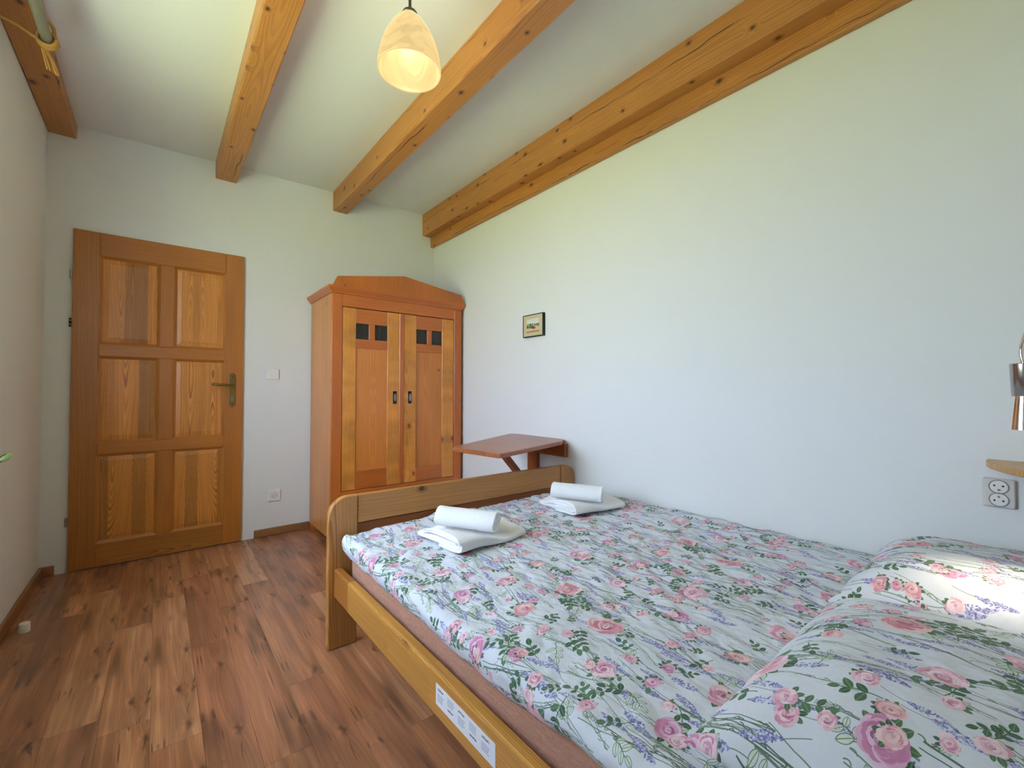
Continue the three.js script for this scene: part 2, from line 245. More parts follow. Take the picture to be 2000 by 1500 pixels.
const laminates = [[1, [172, 120, 82], [146, 96, 64]], [2, [164, 112, 76], [140, 92, 62]], [3, [178, 126, 88], [152, 102, 68]], [4, [158, 106, 74], [134, 86, 60]], [5, [170, 118, 80], [138, 90, 60]], [6, [166, 116, 84], [142, 96, 68]], [7, [184, 134, 96], [154, 106, 72]], [8, [160, 106, 72], [136, 88, 58]]]
  .map(([s, a, b]) => new THREE.MeshPhysicalMaterial({ map: laminate(s, a, b), roughness: 0.33, bumpMap: grainBump, bumpScale: 0.0002, clearcoat: 0.35, clearcoatRoughness: 0.25 }));

// ---------------------------------------------------------------- the room
const ZF = 4.0, XL = -2.518, WT = 0.36;
const ceilY = (x) => 2.708 + 0.0267 * x, beamY = (x) => 2.5075 - 0.0244 * x;
{
  const fl = new THREE.Group(); fl.name = 'floor'; fl.userData.kind = 'structure'; scene.add(fl);
  part('underlay', board(XL, -0.16, 0, 0, -0.0095, ZF, 0), mat(0x2a1c14, 0.9), fl);
  const r = rng(99), PW = 0.127;
  for (let row = 0, x = XL; x < -0.005; row++, x += PW) {
    const x1 = Math.min(x + PW, 0); let z = -r() * 0.9;
    while (z < ZF) {
      const len = 0.55 + r() * 0.75, a = Math.max(z, 0), b = Math.min(z + len, ZF);
      if (b - a > 0.02) part('plank', board(x + 0.0002, -0.0095, a + 0.0002, x1 - 0.0002, 0, b - 0.0002, 0.0005, 2, [-x, r() * 4]), laminates[Math.floor(r() * 8)], fl);
      z += len;
    }
  }
  struct('wall_back', board(XL - WT, -0.16, -0.2, 0.2, 2.9, 0, 0), plaster);
  struct('wall_right', board(0, -0.16, 0, 0.2, 2.9, ZF + 0.2, 0), plaster);
  struct('wall_front', board(XL - WT, -0.16, ZF, 0, 2.9, ZF + 0.2, 0), plaster);
  struct('wall_left', [board(XL - WT, -0.16, 0, XL, 2.9, WIN.z0, 0), board(XL - WT, -0.16, WIN.z1, XL, 2.9, ZF, 0), board(XL - WT, -0.16, WIN.z0, XL, WIN.y0, WIN.z1, 0), board(XL - WT, WIN.y1, WIN.z0, XL, 2.9, WIN.z1, 0)], plaster);
  const cy = (x, z, d = 0) => V(x, ceilY(x) + d, z);
  struct('ceiling', hexa([cy(XL, 0), cy(0, 0), cy(0, ZF), cy(XL, ZF)], [V(XL, 2.9, 0), V(0, 2.9, 0), V(0, 2.9, ZF), V(XL, 2.9, ZF)]), plaster);
  // window in the left wall
  const w = new THREE.Group(); w.name = 'window_1'; w.userData.kind = 'structure'; scene.add(w);
  const xa = -2.79, xb = -2.73, f = 0.075, zm = (WIN.z0 + WIN.z1) / 2;
  part('window_frame', [board(xa, WIN.y0 + 0.03, WIN.z0, xb, WIN.y0 + 0.03 + f, WIN.z1, 0.004), board(xa, WIN.y1 - f, WIN.z0, xb, WIN.y1, WIN.z1, 0.004), board(xa, WIN.y0 + 0.03 + f, WIN.z0, xb, WIN.y1 - f, WIN.z0 + f, 0.004), board(xa, WIN.y0 + 0.03 + f, WIN.z1 - f, xb, WIN.y1 - f, WIN.z1, 0.004), board(xa, WIN.y0 + 0.03 + f, zm - f / 2, xb, WIN.y1 - f, zm + f / 2, 0.004)], white, w);
  const glass = new THREE.MeshPhysicalMaterial({ color: 0xffffff, transmission: 1, thickness: 0, roughness: 0, ior: 1.45 });
  for (const [a, b] of [[WIN.z0 + f, zm - f / 2], [zm + f / 2, WIN.z1 - f]]) part('pane', board(-2.763, WIN.y0 + 0.03 + f, a, -2.757, WIN.y1 - f, b, 0), glass, w);
  part('window_sill', board(XL - WT, WIN.y0, WIN.z0, XL + 0.008, WIN.y0 + 0.03, WIN.z1, 0.004, 2), M.skirting, w);
  // skirting boards
  struct('baseboard_left', board(XL, 0, 0, XL + 0.015, 0.057, ZF, 0.003, 2), M.skirting);
  struct('baseboard_back', [board(XL + 0.015, 0, 0, -2.455, 0.057, 0.015, 0.003, 0), board(-1.452, 0, 0, 0, 0.057, 0.015, 0.003, 0)], M.skirting);
  struct('baseboard_right', board(-0.015, 0, 0.015, 0, 0.057, ZF, 0.003, 2), M.skirting);
}
// garden beyond the window
{
  const t = dataTex(256, 256, (a, b, o) => { const n = 1 + 0.25 * fbm(a * 30, b * 30, 3) + 0.2 * vn(a * 120, b * 120, 4); o[0] = 124 * n; o[1] = 136 * n; o[2] = 78 * n; }); t.repeat.set(0.3, 0.3);
  const g = info(solo('lawn', board(-60, -0.9, -40, XL - WT - 0.02, -0.7, 44, 0), new THREE.MeshStandardMaterial({ map: t, roughness: 1 })), 'mown green lawn outside the window', 'lawn'); g.userData.kind = 'structure';
}

// ---------------------------------------------------------------- ceiling beams
function beam(x0, x1, yb, label, c = 0.006, yt = null, name = 'ceiling_beam', group = 'ceiling beams') {
  const t = (x) => yt ?? ceilY(x), off = [R0() * 2, R0() * 4];
  const ring = (z) => [V(x0, t(x0), z), V(x0, yb + c, z), V(x0 + c, yb, z), V(x1 - c, yb, z), V(x1, yb + c, z), V(x1, t(x1), z)];
  const a = ring(0), b = ring(ZF), L = [[...a].reverse(), b];
  for (let k = 0; k < 6; k++) { const n = (k + 1) % 6; L.push([a[k], a[n], b[n], b[k]]); }
  const g = polys(L, 2, off); // normals point outwards for this winding
  return solo(name, g, M.beam, label, 'beam', group);
}
beam(XL, -2.397, beamY(-2.45), 'orange pine ceiling beam along the left wall, above the rope-hung curtain rod');
beam(-1.711, -1.586, beamY(-1.65), 'free orange pine ceiling beam above the door, second from the left');
beam(-0.919, -0.806, beamY(-0.86), 'free orange pine ceiling beam behind the lit pendant lamp');
beam(-0.118, 0, 2.508, 'cracked upper orange pine beam against the ceiling, over the right wall');
beam(-0.034, 0, 2.415, 'knotty orange pine board under the beam, flat against the right wall', 0.004, 2.508, 'wall_plate_board', null);

// ---------------------------------------------------------------- panelled door
{
  const d = thing('panelled_door', 'varnished pine door with six raised panels and a brass lever handle', 'door', [0, 0, 0]);
  const z0 = 0.001, z1 = 0.022, B = 0.008, T = 2.026;
  part('stile', board(-2.402, B, z0, -2.285, T, z1, 0.002, 1), M.doorA, d); part('stile', board(-1.643, B, z0, -1.534, T, z1, 0.002, 1), M.doorB, d);
  for (const [a, b, m] of [[B, 0.145, M.doorA], [0.68, 0.75, M.doorB], [1.275, 1.35, M.doorB], [1.885, T, M.doorB]]) part('rail', board(-2.285, a, z0, -1.643, b, z1 - 0.0008, 0.003, 0), m, d);
  const rows = [[0.145, 0.68], [0.75, 1.275], [1.35, 1.885]];
  for (const [a, b] of rows) {
    part('mullion', board(-2.0, a, z0, -1.925, b, z1 - 0.001, 0.003, 1), M.doorB, d);
    for (const [x0, x1] of [[-2.285, -2.0], [-1.925, -1.643]]) {
      const off = [R0() * 3, R0() * 3], m = 0.04, e = 0.002, pz = 0.008;
      const bev = hexa([V(x0 + 0.012, a + 0.012, pz), V(x1 - 0.012, a + 0.012, pz), V(x1 - 0.012, b - 0.012, pz), V(x0 + 0.012, b - 0.012, pz)], [V(x0 + m - e, a + m - e, 0.0125), V(x1 - m + e, a + m - e, 0.0125), V(x1 - m + e, b - m + e, 0.0125), V(x0 + m - e, b - m + e, 0.0125)], 1, off);
      part('panel', [board(x0, a, z0, x1, b, pz, 0, 1, off), bev, board(x0 + m, a + m, 0.0125, x1 - m, b - m, 0.016, 0.0015, 1, off)], M.doorPanel, d);
      // moulded edge round the panel
      const q = 0.014, mo = []; for (const [p0, p1] of [[[x0, a], [x1, a]], [[x1, a], [x1, b]], [[x1, b], [x0, b]], [[x0, b], [x0, a]]]) {
        const cx = (x0 + x1) / 2, cy = (a + b) / 2, inw = ([x, y]) => [x + Math.sign(cx - x) * q, y + Math.sign(cy - y) * q], i0 = inw(p0), i1 = inw(p1);
        mo.push(hexa([V(...p0, pz), V(...p1, pz), V(...i1, pz), V(...i0, pz)], [V(...p0, z1 - 0.003), V(...p1, z1 - 0.003), V(...i1, pz + 0.002), V(...i0, pz + 0.002)], p0[0] === p1[0] ? 1 : 0, off));
      }
      part('panel_moulding', mo, M.doorB, d);
    }
  }
  // handle set
  const sh = []; for (let k = 0; k <= 12; k++) { const a = Math.PI * k / 12; sh.push([Math.cos(a) * 0.021, 0.098 + Math.sin(a) * 0.021]); } for (let k = 0; k <= 12; k++) { const a = Math.PI + Math.PI * k / 12; sh.push([Math.cos(a) * 0.021, -0.098 + Math.sin(a) * 0.021]); }
  const plate = part('handle_plate', slab(sh, 0.007, 0.002).translate(-1.598, 1.072, z1), brass, d);
  part('keyhole', [slab([[-0.004, -0.016], [0.004, -0.016], [0.0055, 0], [-0.0055, 0]], 0.003, 0.0005).translate(-1.598, 1.01, z1 + 0.006), new THREE.CylinderGeometry(0.0085, 0.0085, 0.003, 20).rotateX(Math.PI / 2).translate(-1.598, 1.016, z1 + 0.0078).toNonIndexed()].map((g) => { const q = g.index ? g.toNonIndexed() : g; return q; }), steel, plate);
  for (const y of [1.165, 0.975]) part('screw', new THREE.CylinderGeometry(0.0035, 0.0035, 0.002, 12).rotateX(Math.PI / 2).translate(-1.598, y, z1 + 0.0075), black, plate);
  part('lever', tube([V(-1.598, 1.105, z1 + 0.004), V(-1.598, 1.105, z1 + 0.04), V(-1.604, 1.105, z1 + 0.052), V(-1.635, 1.106, z1 + 0.056), V(-1.675, 1.108, z1 + 0.056), V(-1.708, 1.112, z1 + 0.05), V(-1.716, 1.113, z1 + 0.044)], 0.0085, 30, 12), brass, d);
  for (const y of [1.754, 1.468, 0.296]) {
    const h = part('hinge', new THREE.CylinderGeometry(0.007, 0.007, 0.05, 14).translate(-2.408, y, 0.016), y > 1.4 && y < 1.5 ? black : steel, d);
    part('hinge_knuckle', [0.012, -0.012].map((k) => new THREE.CylinderGeometry(0.0078, 0.0078, 0.006, 14).translate(-2.408, y + k, 0.016)), steel, h);
  }
  part('latch_plate', board(-1.5335, 0.60, 0.004, -1.531, 0.66, 0.02, 0.001), white, d);
}

// ---------------------------------------------------------------- wardrobe
{
  const w = thing('wardrobe', 'two-door orange pine wardrobe with gabled top and four small dark panes', 'wardrobe', [0, 0, 0]);
  const zf = 0.535, X0 = -1.08, X1 = -0.028, Yb = 0.05, Yt = 1.748;
  part('side_panel', board(X0, Yb, 0.016, X0 + 0.022, Yt, zf - 0.022, 0.002, 1), M.cabSide, w); part('side_panel', board(X1 - 0.022, Yb, 0.016, X1, Yt, zf - 0.022, 0.002, 1), M.cabSide, w);
  part('back_panel', board(X0 + 0.022, Yb, 0.016, X1 - 0.022, Yt, 0.024, 0, 1), M.cabPanel, w); part('bottom_panel', board(X0 + 0.022, Yb, 0.024, X1 - 0.022, Yb + 0.02, zf - 0.022, 0, 0), M.cabPanel, w);
  part('corner_post', board(X0, 0.02, zf - 0.022, X0 + 0.072, Yt, zf, 0.003, 1), M.cabRed, w); part('corner_post', board(X1 - 0.07, 0.02, zf - 0.022, X1, Yt, zf, 0.003, 1), M.cabRed, w);
  part('top_rail', board(X0 + 0.072, 1.663, zf - 0.022, X1 - 0.07, Yt, zf - 0.001, 0.002, 0), M.cabRed, w);
  part('plinth_board', board(X0 + 0.072, 0.05, zf - 0.022, X1 - 0.07, 0.365, zf - 0.001, 0.002, 0), M.cabRed, w);
  for (const [x, z] of [[X0 + 0.03, 0.06], [X1 - 0.03, 0.06]]) part('foot', board(x - 0.03, 0, z - 0.03, x + 0.03, Yb, z + 0.03, 0.003), M.cabRed, w);
  for (const x of [X0 + 0.03, X1 - 0.03]) part('foot', board(x - 0.03, 0, zf - 0.065, x + 0.03, 0.02, zf - 0.003, 0.003), M.cabRed, w);
  const cor = (y, e, ex) => [V(X0 - e, y, 0.003), V(X1 + ex, y, 0.003), V(X1 + ex, y, zf + e), V(X0 - e, y, zf + e)];
  const cn = part('cornice', [hexa(cor(Yt, 0.004, 0.004), cor(1.757, 0.008, 0.008), 0), hexa(cor(1.757, 0.008, 0.008), cor(1.782, 0.03, 0.022), 0), hexa(cor(1.782, 0.03, 0.022), cor(1.797, 0.03, 0.022), 0)], M.cabRed, w);
  part('pediment', slab([[X0 - 0.002, 1.797], [X1 + 0.012, 1.797], [X1 - 0.018, 1.868], [-0.553, 1.942], [X0 + 0.03, 1.862]], 0.022, 0.002).translate(0, 0, zf + 0.004), M.cabPed = woodMat({ seed: 167, early: [194, 108, 40], late: [172, 86, 28], freq: 100, contrast: 0.6, W: 2, L: 0.5, w: 768, h: 384, knots: [[1.0, 0.2, 0.005], [0.5, 0.3, 0.005]] }, 0.36), w);
  const zd0 = zf - 0.02, zd = zf - 0.003;
  const doors = [{ x0: -1.004, x1: -0.556, s0: -0.912, s1: -0.676, m: [-0.817, -0.773] }, { x0: -0.551, x1: -0.102, s0: -0.441, s1: -0.211, m: [-0.346, -0.306] }];
  doors.forEach((q, i) => {
    const dr = new THREE.Group(); dr.name = 'door'; w.add(dr);
    const y0 = 0.368, y1 = 1.658, yp0 = i ? 0.475 : 0.5, yp1 = 1.374, g0 = 1.44, g1 = 1.552;
    part('stile', board(q.x0, y0, zd0, q.s0, y1, zd, 0.002, 1), M.cabGold, dr); part('stile', board(q.s1, y0, zd0, q.x1, y1, zd, 0.002, 1), M.cabGold, dr);
    for (const [a, b] of [[y0, yp0], [yp1, g0], [g1, y1]]) part('rail', board(q.s0, a, zd0, q.s1, b, zd - 0.001, 0.002, 0), M.cabRed, dr);
    part('glazing_bar', board(q.m[0], g0, zd0, q.m[1], g1, zd - 0.001, 0.002, 1), M.cabRed, dr);
    const gl = new THREE.MeshPhysicalMaterial({ color: 0x24201e, roughness: 0.18, bumpMap: terryBump, bumpScale: 0.0012 });
    for (const [a, b] of [[q.s0, q.m[0]], [q.m[1], q.s1]]) part('pane', board(a, g0, zd0 + 0.001, b, g1, zd0 + 0.006, 0, 1), gl, dr, 'dark textured glass pane');
    part('panel', board(q.s0, yp0, zd0 + 0.001, q.s1, yp1, zd - 0.008, 0, 1), M.cabPanel, dr);
    if (!i) part('cover_strip', board(-0.584, y0, zd, -0.548, y1, zf + 0.006, 0.004, 1), M.cabRed, dr);
    const hx = i ? -0.495 : -0.617, hp = part('key_plate', board(hx - 0.0145, 0.972, zd, hx + 0.0145, 1.067, zd + 0.003, 0.001), black, dr, 'dark metal key plate');
    const el = []; for (let k = 0; k < 20; k++) { const a = k * Math.PI / 10; el.push([Math.cos(a) * 0.009, Math.sin(a) * 0.03]); }
    part('pull', slab(el, 0.006, 0.002).translate(hx, 1.02, zd + 0.003), steel, hp);
  });
}

// ---------------------------------------------------------------- bed
const BX0 = -1.43, ZB = 1.77, ZH = 3.84;
{
  const b = thing('double_bed', 'pine double bed frame with rounded low footboard and finger-jointed side rail', 'bed', [0, 0, 0]);
  const fb = new THREE.Group(); fb.name = 'footboard'; fb.position.set(-1.453, 0, ZB); fb.rotation.y = -0.020; b.add(fb);
  const post = (x0, x1, left) => { const H = 0.622, r = 0.082, p = [[x0, 0], [x1, 0]]; const arc = (cx, a0) => { for (let k = 0; k <= 10; k++) { const a = a0 + Math.PI / 2 * k / 10; p.push([cx + Math.cos(a) * r, H - r + Math.sin(a) * r]); } }; if (left) { p.push([x1, H]); arc(x0 + r, Math.PI / 2); } else { arc(x1 - r, 0); p.push([x0, H]); } return p; };
  const postGeo = (p, off) => { const g = slab(p, 0.036, 0.005, 3).translate(0, 0, -0.036); const uv = g.attributes.uv, ps = g.attributes.position; for (let k = 0; k < uv.count; k++) uv.setXY(k, ps.getX(k) + 0.5 * ps.getZ(k) + off, ps.getY(k) + off); return g; };
  part('post', postGeo(post(0, 0.118, true), 0.2), M.bed, fb); part('post', postGeo(post(1.328, 1.441, false), 0.9), M.bed, fb);
  part('top_board', board(0.119, 0.5, -0.032, 1.327, 0.622, -0.004, 0.004, 0), M.bed, fb);
  part('lower_board', board(0.119, 0.2, -0.03, 1.327, 0.497, -0.014, 0.002, 0), M.bedDark, fb);
  // near side rail, glued from blocks
  const rail = new THREE.Group(); rail.name = 'side_rail'; b.add(rail);
  const cuts = [ZB, 1.937, 2.31, 2.582, 3.02, 3.4, ZH]; for (let k = 0; k < cuts.length - 1; k++) part('block', railBlock(cuts[k], cuts[k + 1]), k % 2 ? M.railA : (k === 2 ? M.railA : M.railB), rail);
  function railBlock(za, zb) {
    const x0 = BX0, x1 = BX0 + 0.036, y0 = 0.212, y1 = 0.33, c = 0.007, prof = [[x0, y0 + c], [x0, y1 - c], [x0 + c * 0.3, y1 - c * 0.3], [x0 + c, y1], [x1 - c, y1], [x1, y1 - c], [x1, y0 + c], [x1 - c, y0], [x0 + c, y0]];
    const A = prof.map(([x, y]) => V(x, y, za)), Bq = prof.map(([x, y]) => V(x, y, zb)), L = [[...A], [...Bq].reverse()]; for (let k = 0; k < prof.length; k++) { const n = (k + 1) % prof.length; L.push([A[k], Bq[k], Bq[n], A[n]]); }
    return polys(L, 2, [R0() * 2, R0() * 3]);
  }
  part('side_rail', board(-0.046, 0.212, ZB + 0.02, -0.016, 0.33, ZH, 0.004, 2), M.railB, b);
  const hb = new THREE.Group(); hb.name = 'headboard'; hb.position.set(-1.453, 0, ZH + 0.036); b.add(hb);
  part('post', postGeo(post(0, 0.118, true), 0.4), M.bed, hb); part('post', postGeo(post(1.328, 1.44, false), 0.6), M.bed, hb);
  part('top_board', board(0.119, 0.5, -0.032, 1.327, 0.622, -0.004, 0.004, 0), M.bed, hb); part('lower_board', board(0.119, 0.2, -0.03, 1.327, 0.497, -0.014, 0.002, 0), M.bedDark, hb);
  for (let k = 0; k < 8; k++) part('slat', board(BX0 + 0.036, 0.2145, 1.95 + k * 0.24, -0.046, 0.2325, 2.02 + k * 0.24, 0.002, 0), M.railB, b);
  // pasted paper strip with small print
  const c = document.createElement('canvas'); c.width = 1024; c.height = 224; const g = c.getContext('2d'); g.fillStyle = '#e6e8ec'; g.fillRect(0, 0, 1024, 224); const r = rng(5);
  for (let k = 0; k < 5; k++) {
    const x = 40 + k * 196, up = k % 2; g.fillStyle = '#3e4c72'; const word = (X, Y, W, H) => { let p = X; while (p < X + W) { const q = H * (0.5 + r() * 0.3); g.fillRect(p, Y + (r() < 0.3 ? -H * 0.3 : 0), q * 0.75, H * (0.8 + 0.3 * r())); p += q; } };
    word(x, up ? 146 : 40, 104, 19); g.fillStyle = '#8490b4'; for (let m = 0; m < 5; m++) word(x - 8, (up ? 36 : 96) + m * 17, 96 + 34 * r(), 8);
  }
  const t = new THREE.CanvasTexture(c); t.colorSpace = THREE.SRGBColorSpace;
  const pg = new THREE.BoxGeometry(0.258, 0.054, 0.0006).rotateY(-Math.PI / 2).translate(BX0 - 0.0003, 0.276, 2.749);
  const pap = part('paper_strip', pg, new THREE.MeshStandardMaterial({ map: t, roughness: 0.7 }), rail, 'white paper strip with blocks of small blue print'); pap.rotation.z = 0;
}
// mattress in a fitted terry sheet
solo('mattress', new RoundedBoxGeometry(1.328, 0.212, 2.03, 5, 0.045).translate(-0.714, 0.3395, 2.813), sheetMat, 'thick mattress in a salmon terry fitted sheet under the floral cover', 'mattress');

// grid surface -> closed cloth with thickness; f(s, t) -> point, m metres for uv
function cloth(nu, nv, f, uvf, thick) {
  const top = [], P = [], UV = [], I = [], N = [];
  for (let j = 0; j <= nv; j++) for (let i = 0; i <= nu; i++) top.push(f(i / nu, j / nv));
  const id = (i, j) => j * (nu + 1) + i, n = top.map((p, k) => { const i = k % (nu + 1), j = (k - i) / (nu + 1); const a = top[id(Math.min(i + 1, nu), j)].clone().sub(top[id(Math.max(i - 1, 0), j)]), b = top[id(i, Math.min(j + 1, nv))].clone().sub(top[id(i, Math.max(j - 1, 0))]); return b.cross(a).normalize(); });
  for (const side of [0, 1]) top.forEach((p, k) => { const i = k % (nu + 1), j = (k - i) / (nu + 1), q = side ? p.clone().addScaledVector(n[k], -thick) : p; P.push(q.x, q.y, q.z); UV.push(...uvf(i / nu, j / nv)); });
  const M0 = top.length; for (let j = 0; j < nv; j++) for (let i = 0; i < nu; i++) { const a = id(i, j), b = id(i + 1, j), c = id(i + 1, j + 1), d = id(i, j + 1); I.push(a, c, b, a, d, c, M0 + a, M0 + b, M0 + c, M0 + a, M0 + c, M0 + d); }
  const rim = []; for (let i = 0; i < nu; i++) rim.push([id(i, 0), id(i + 1, 0)], [id(i + 1, nv), id(i, nv)]); for (let j = 0; j < nv; j++) rim.push([id(0, j + 1), id(0, j)], [id(nu, j), id(nu, j + 1)]);
  for (const [a, b] of rim) I.push(a, b, M0 + b, a, M0 + b, M0 + a);
  const g = new THREE.BufferGeometry(); g.setAttribute('position', new THREE.Float32BufferAttribute(P, 3)); g.setAttribute('uv', new THREE.Float32BufferAttribute(UV, 2)); g.setIndex(I); g.computeVertexNormals(); return g;
}
const quiltY = (x, z) => 0.474 + 0.006 * fbm(x * 4.5, z * 4.5, 61) + 0.0052 * vn(x * 19 + 3 * vn(x * 5, z * 5, 3), z * 13, 62) + 0.0028 * vn(x * 40 + z * 12, z * 30, 63) + 0.03 * Math.exp(-(((x + 0.93) / 0.075) ** 2 + ((z - 1.83) / 0.05) ** 2));
{
  const W = 1.352, R = 0.028, drop = 0.045;
  const f = (s, t) => {
    const z = 1.788 + t * 1.99, hem = 0.393 + 0.012 * vn(z * 3.2, 1, 71) + 0.03 * ss(2.85, 3.15, z), arc = W + R * 1.57 + drop, d = s * arc;
    const wob = 0.006 * vn(z * 5, 4, 72) + 0.004 * vn(z * 14, 4, 73);
    if (d < W) { const x = -0.012 - d, e = ss(0, 0.03, z - 1.788), q = ss(W - 0.2, W, d); return V(x - q * q * 0.012, 0.435 + (quiltY(x, z) - 0.435) * (0.25 + 0.75 * Math.sqrt(e)) - 0.012 * q * q, z); }
    const top = quiltY(-0.012 - W, z) - 0.012; if (d < W + R * 1.57) { const a = (d - W) / R; return V(-0.012 - W - 0.012 - (R + wob) * Math.sin(a), top - R * (1 - Math.cos(a)), z); }
    const k = (d - W - R * 1.57) / drop, y0 = top - R; return V(-0.024 - W - (R + wob) + 0.014 * k * k, mix(y0, hem, k), z);
  };
  const arc = 1.352 + 0.028 * 1.57 + 0.045;
  const cov = solo('floral_bedcover', cloth(210, 260, f, (s, t) => [s * arc, t * 1.99], 0.007), floralMat, 'quilted white bedcover printed with pink roses and lavender, spread over the mattress', 'bedcover');
}
// pillows
function pillow(cx, cz, w, d, hTop, hBot, seed, turn, lift) {
  const n = 56, P = [], UV = [], I = [];
  for (const side of [1, -1]) for (let j = 0; j <= n; j++) for (let i = 0; i <= n; i++) {
    const a = i / n * 2 - 1, b = j / n * 2 - 1, sa = Math.sin(a * Math.PI / 2), sb = Math.sin(b * Math.PI / 2);
    const x = sa * w / 2 * (1 - 0.05 * (1 - sb * sb)), z = sb * d / 2 * (1 - 0.06 * (1 - sa * sa));
    const q = Math.pow(Math.max(0, (1 - sa ** 4) * (1 - sb ** 4)), 0.5) * Math.pow(Math.max(0, (1 - sa * sa) * (1 - sb * sb)), 0.16);
    const wr = q * (0.012 * fbm(x * 6, z * 6, seed) + 0.004 * vn(x * 20, z * 14, seed + 3)) + (1 - q) * 0.006 * vn(x * 30, z * 30, seed + 5);
    P.push(x, side > 0 ? q * hTop + wr : -q * hBot, z); UV.push(x + seed * 0.37, z + seed * 0.21);
  }
  const m = (n + 1) * (n + 1), id = (i, j) => j * (n + 1) + i;
  for (let j = 0; j < n; j++) for (let i = 0; i < n; i++) { const a = id(i, j), b = id(i + 1, j), c = id(i + 1, j + 1), e = id(i, j + 1); I.push(a, c, b, a, e, c, m + a, m + b, m + c, m + a, m + c, m + e); }
  for (let k = 0; k < n; k++) for (const [a, b] of [[id(k, 0), id(k + 1, 0)], [id(k + 1, n), id(k, n)], [id(0, k + 1), id(0, k)], [id(n, k), id(n, k + 1)]]) I.push(a, b, m + b, a, m + b, m + a);
  const g = new THREE.BufferGeometry(); g.setAttribute('position', new THREE.Float32BufferAttribute(P, 3)); g.setAttribute('uv', new THREE.Float32BufferAttribute(UV, 2)); g.setIndex(I); g.computeVertexNormals();
  return [g, [cx, 0.491 + hBot + lift, cz], turn];
}
for (const [args, label] of [[[-0.335, 3.53, 0.63, 0.52, 0.125, 0.03, 3, 0.01, 0.0], 'plump floral pillow against the right wall, in the reading lamp\'s light'], [[-1.015, 3.54, 0.70, 0.53, 0.125, 0.03, 8, 0.0, 0.0], 'plump floral pillow at the near open side of the bed']]) {
  const [g, p, turn] = pillow(...args), m = solo('pillow', g, floralMat, label, 'pillow', 'pillows in floral covers'); m.position.set(...p); m.rotation.y = turn;
}

// ---------------------------------------------------------------- towels
function ribbon(path, th) {   // closed outline round a 2-D centre line
  const L = [], Rr = []; path.forEach((p, k) => { const a = path[Math.max(0, k - 1)], b = path[Math.min(path.length - 1, k + 1)], l = Math.hypot(b[0] - a[0], b[1] - a[1]) || 1, nx = -(b[1] - a[1]) / l, ny = (b[0] - a[0]) / l; L.push([p[0] + nx * th / 2, p[1] + ny * th / 2]); Rr.push([p[0] - nx * th / 2, p[1] - ny * th / 2]); });
  return [...L, ...Rr.reverse()];
}
function stadium(turns, w, h, th, start = 0) {   // flattened spiral, outside to inside
  const out = [], N = 64; for (let k = 0; k <= turns * N; k++) { const t = k / N, a = start + t * 2 * Math.PI, e = t * th, W = w / 2 - e - th / 2, H = h / 2 - e - th / 2, c = Math.cos(a), s = Math.sin(a), n = mix(4, 2.2, ss(0.3, 1, H / W)); if (H < th * 0.12) break; out.push([Math.sign(c) * Math.abs(c) ** (2 / n) * W, Math.sign(s) * Math.abs(s) ** (2 / n) * H]); }
  return out;
}
function sculpt(g, fn) { const p = g.attributes.position, v = new THREE.Vector3(); for (let k = 0; k < p.count; k++) { v.fromBufferAttribute(p, k); fn(v); p.setXYZ(k, v.x, v.y, v.z); } const q = mergeVertices(g.deleteAttribute('normal') && g, 1e-5); q.computeVertexNormals(); return q; }
function subdivided(points, length, steps, bevel) {   // extrude along +z in steps so that it can be bent
  const s = new THREE.Shape(points.map(([a, b]) => new THREE.Vector2(a, b)));
  return new THREE.ExtrudeGeometry(s, { depth: length - 2 * bevel, steps, bevelEnabled: true, bevelThickness: bevel, bevelSize: bevel, bevelOffset: -bevel, bevelSegments: 2 }).translate(0, 0, bevel - length / 2);
}
const smooth = (g) => { const p = g.toNonIndexed(); return p; };
// folded towel lies on the cover: cross-section in (z, y), length along x
function foldedTowel(w, l, h, seed, rx, rz, ra) {   // rx, rz, ra: where the rolled towel presses it down
  const g = subdivided(ribbon(stadium(2.8, w, h, 0.0136, -Math.PI / 2), 0.0128), l, 14, 0.004);
  g.rotateY(-Math.PI / 2).translate(0, h / 2, 0);   // length along -x .. x
  const p = g.attributes.position; for (let k = 0; k < p.count; k++) { let x = p.getX(k), y = p.getY(k), z = p.getZ(k); const u = x / (l / 2), q = z / (w / 2); const dd = (x - rx) * Math.sin(ra) + (z - rz) * Math.cos(ra); y *= (1 - 0.1 * q * q - 0.3 * ss(0.2, 1, u) - 0.05 * (1 + vn(x * 12, z * 12, seed))) * (1 - 0.6 * Math.exp(-((dd / 0.065) ** 2))); z += 0.006 * vn(x * 14, y * 40, seed + 2); x += 0.006 * vn(z * 14, y * 60, seed + 3); p.setXYZ(k, x, y, z); }
  g.computeVertexNormals(); return g;
}
function rolledTowel(r, l, seed, squash = 0.94) {
  const path = []; for (let k = 0; k <= 190; k++) { const t = k / 190, a = -1.2 + t * 4.2 * 2 * Math.PI, R = r - 0.0055 - t * (r - 0.008); path.push([Math.cos(a) * R, Math.sin(a) * R * squash]); }
  const g = subdivided(ribbon(path, 0.0086), l, 12, 0.004); g.rotateY(Math.PI / 2).translate(0, r * squash, 0);
  const p = g.attributes.position; for (let k = 0; k < p.count; k++) { const x = p.getX(k), y = p.getY(k), z = p.getZ(k), b = 1 + 0.03 * vn(x * 14, z * 20, seed); p.setXYZ(k, x + 0.006 * vn(z * 30, y * 30, seed + 1), r * squash + (y - r * squash) * b, z * b); }
  g.computeVertexNormals(); return g;
}
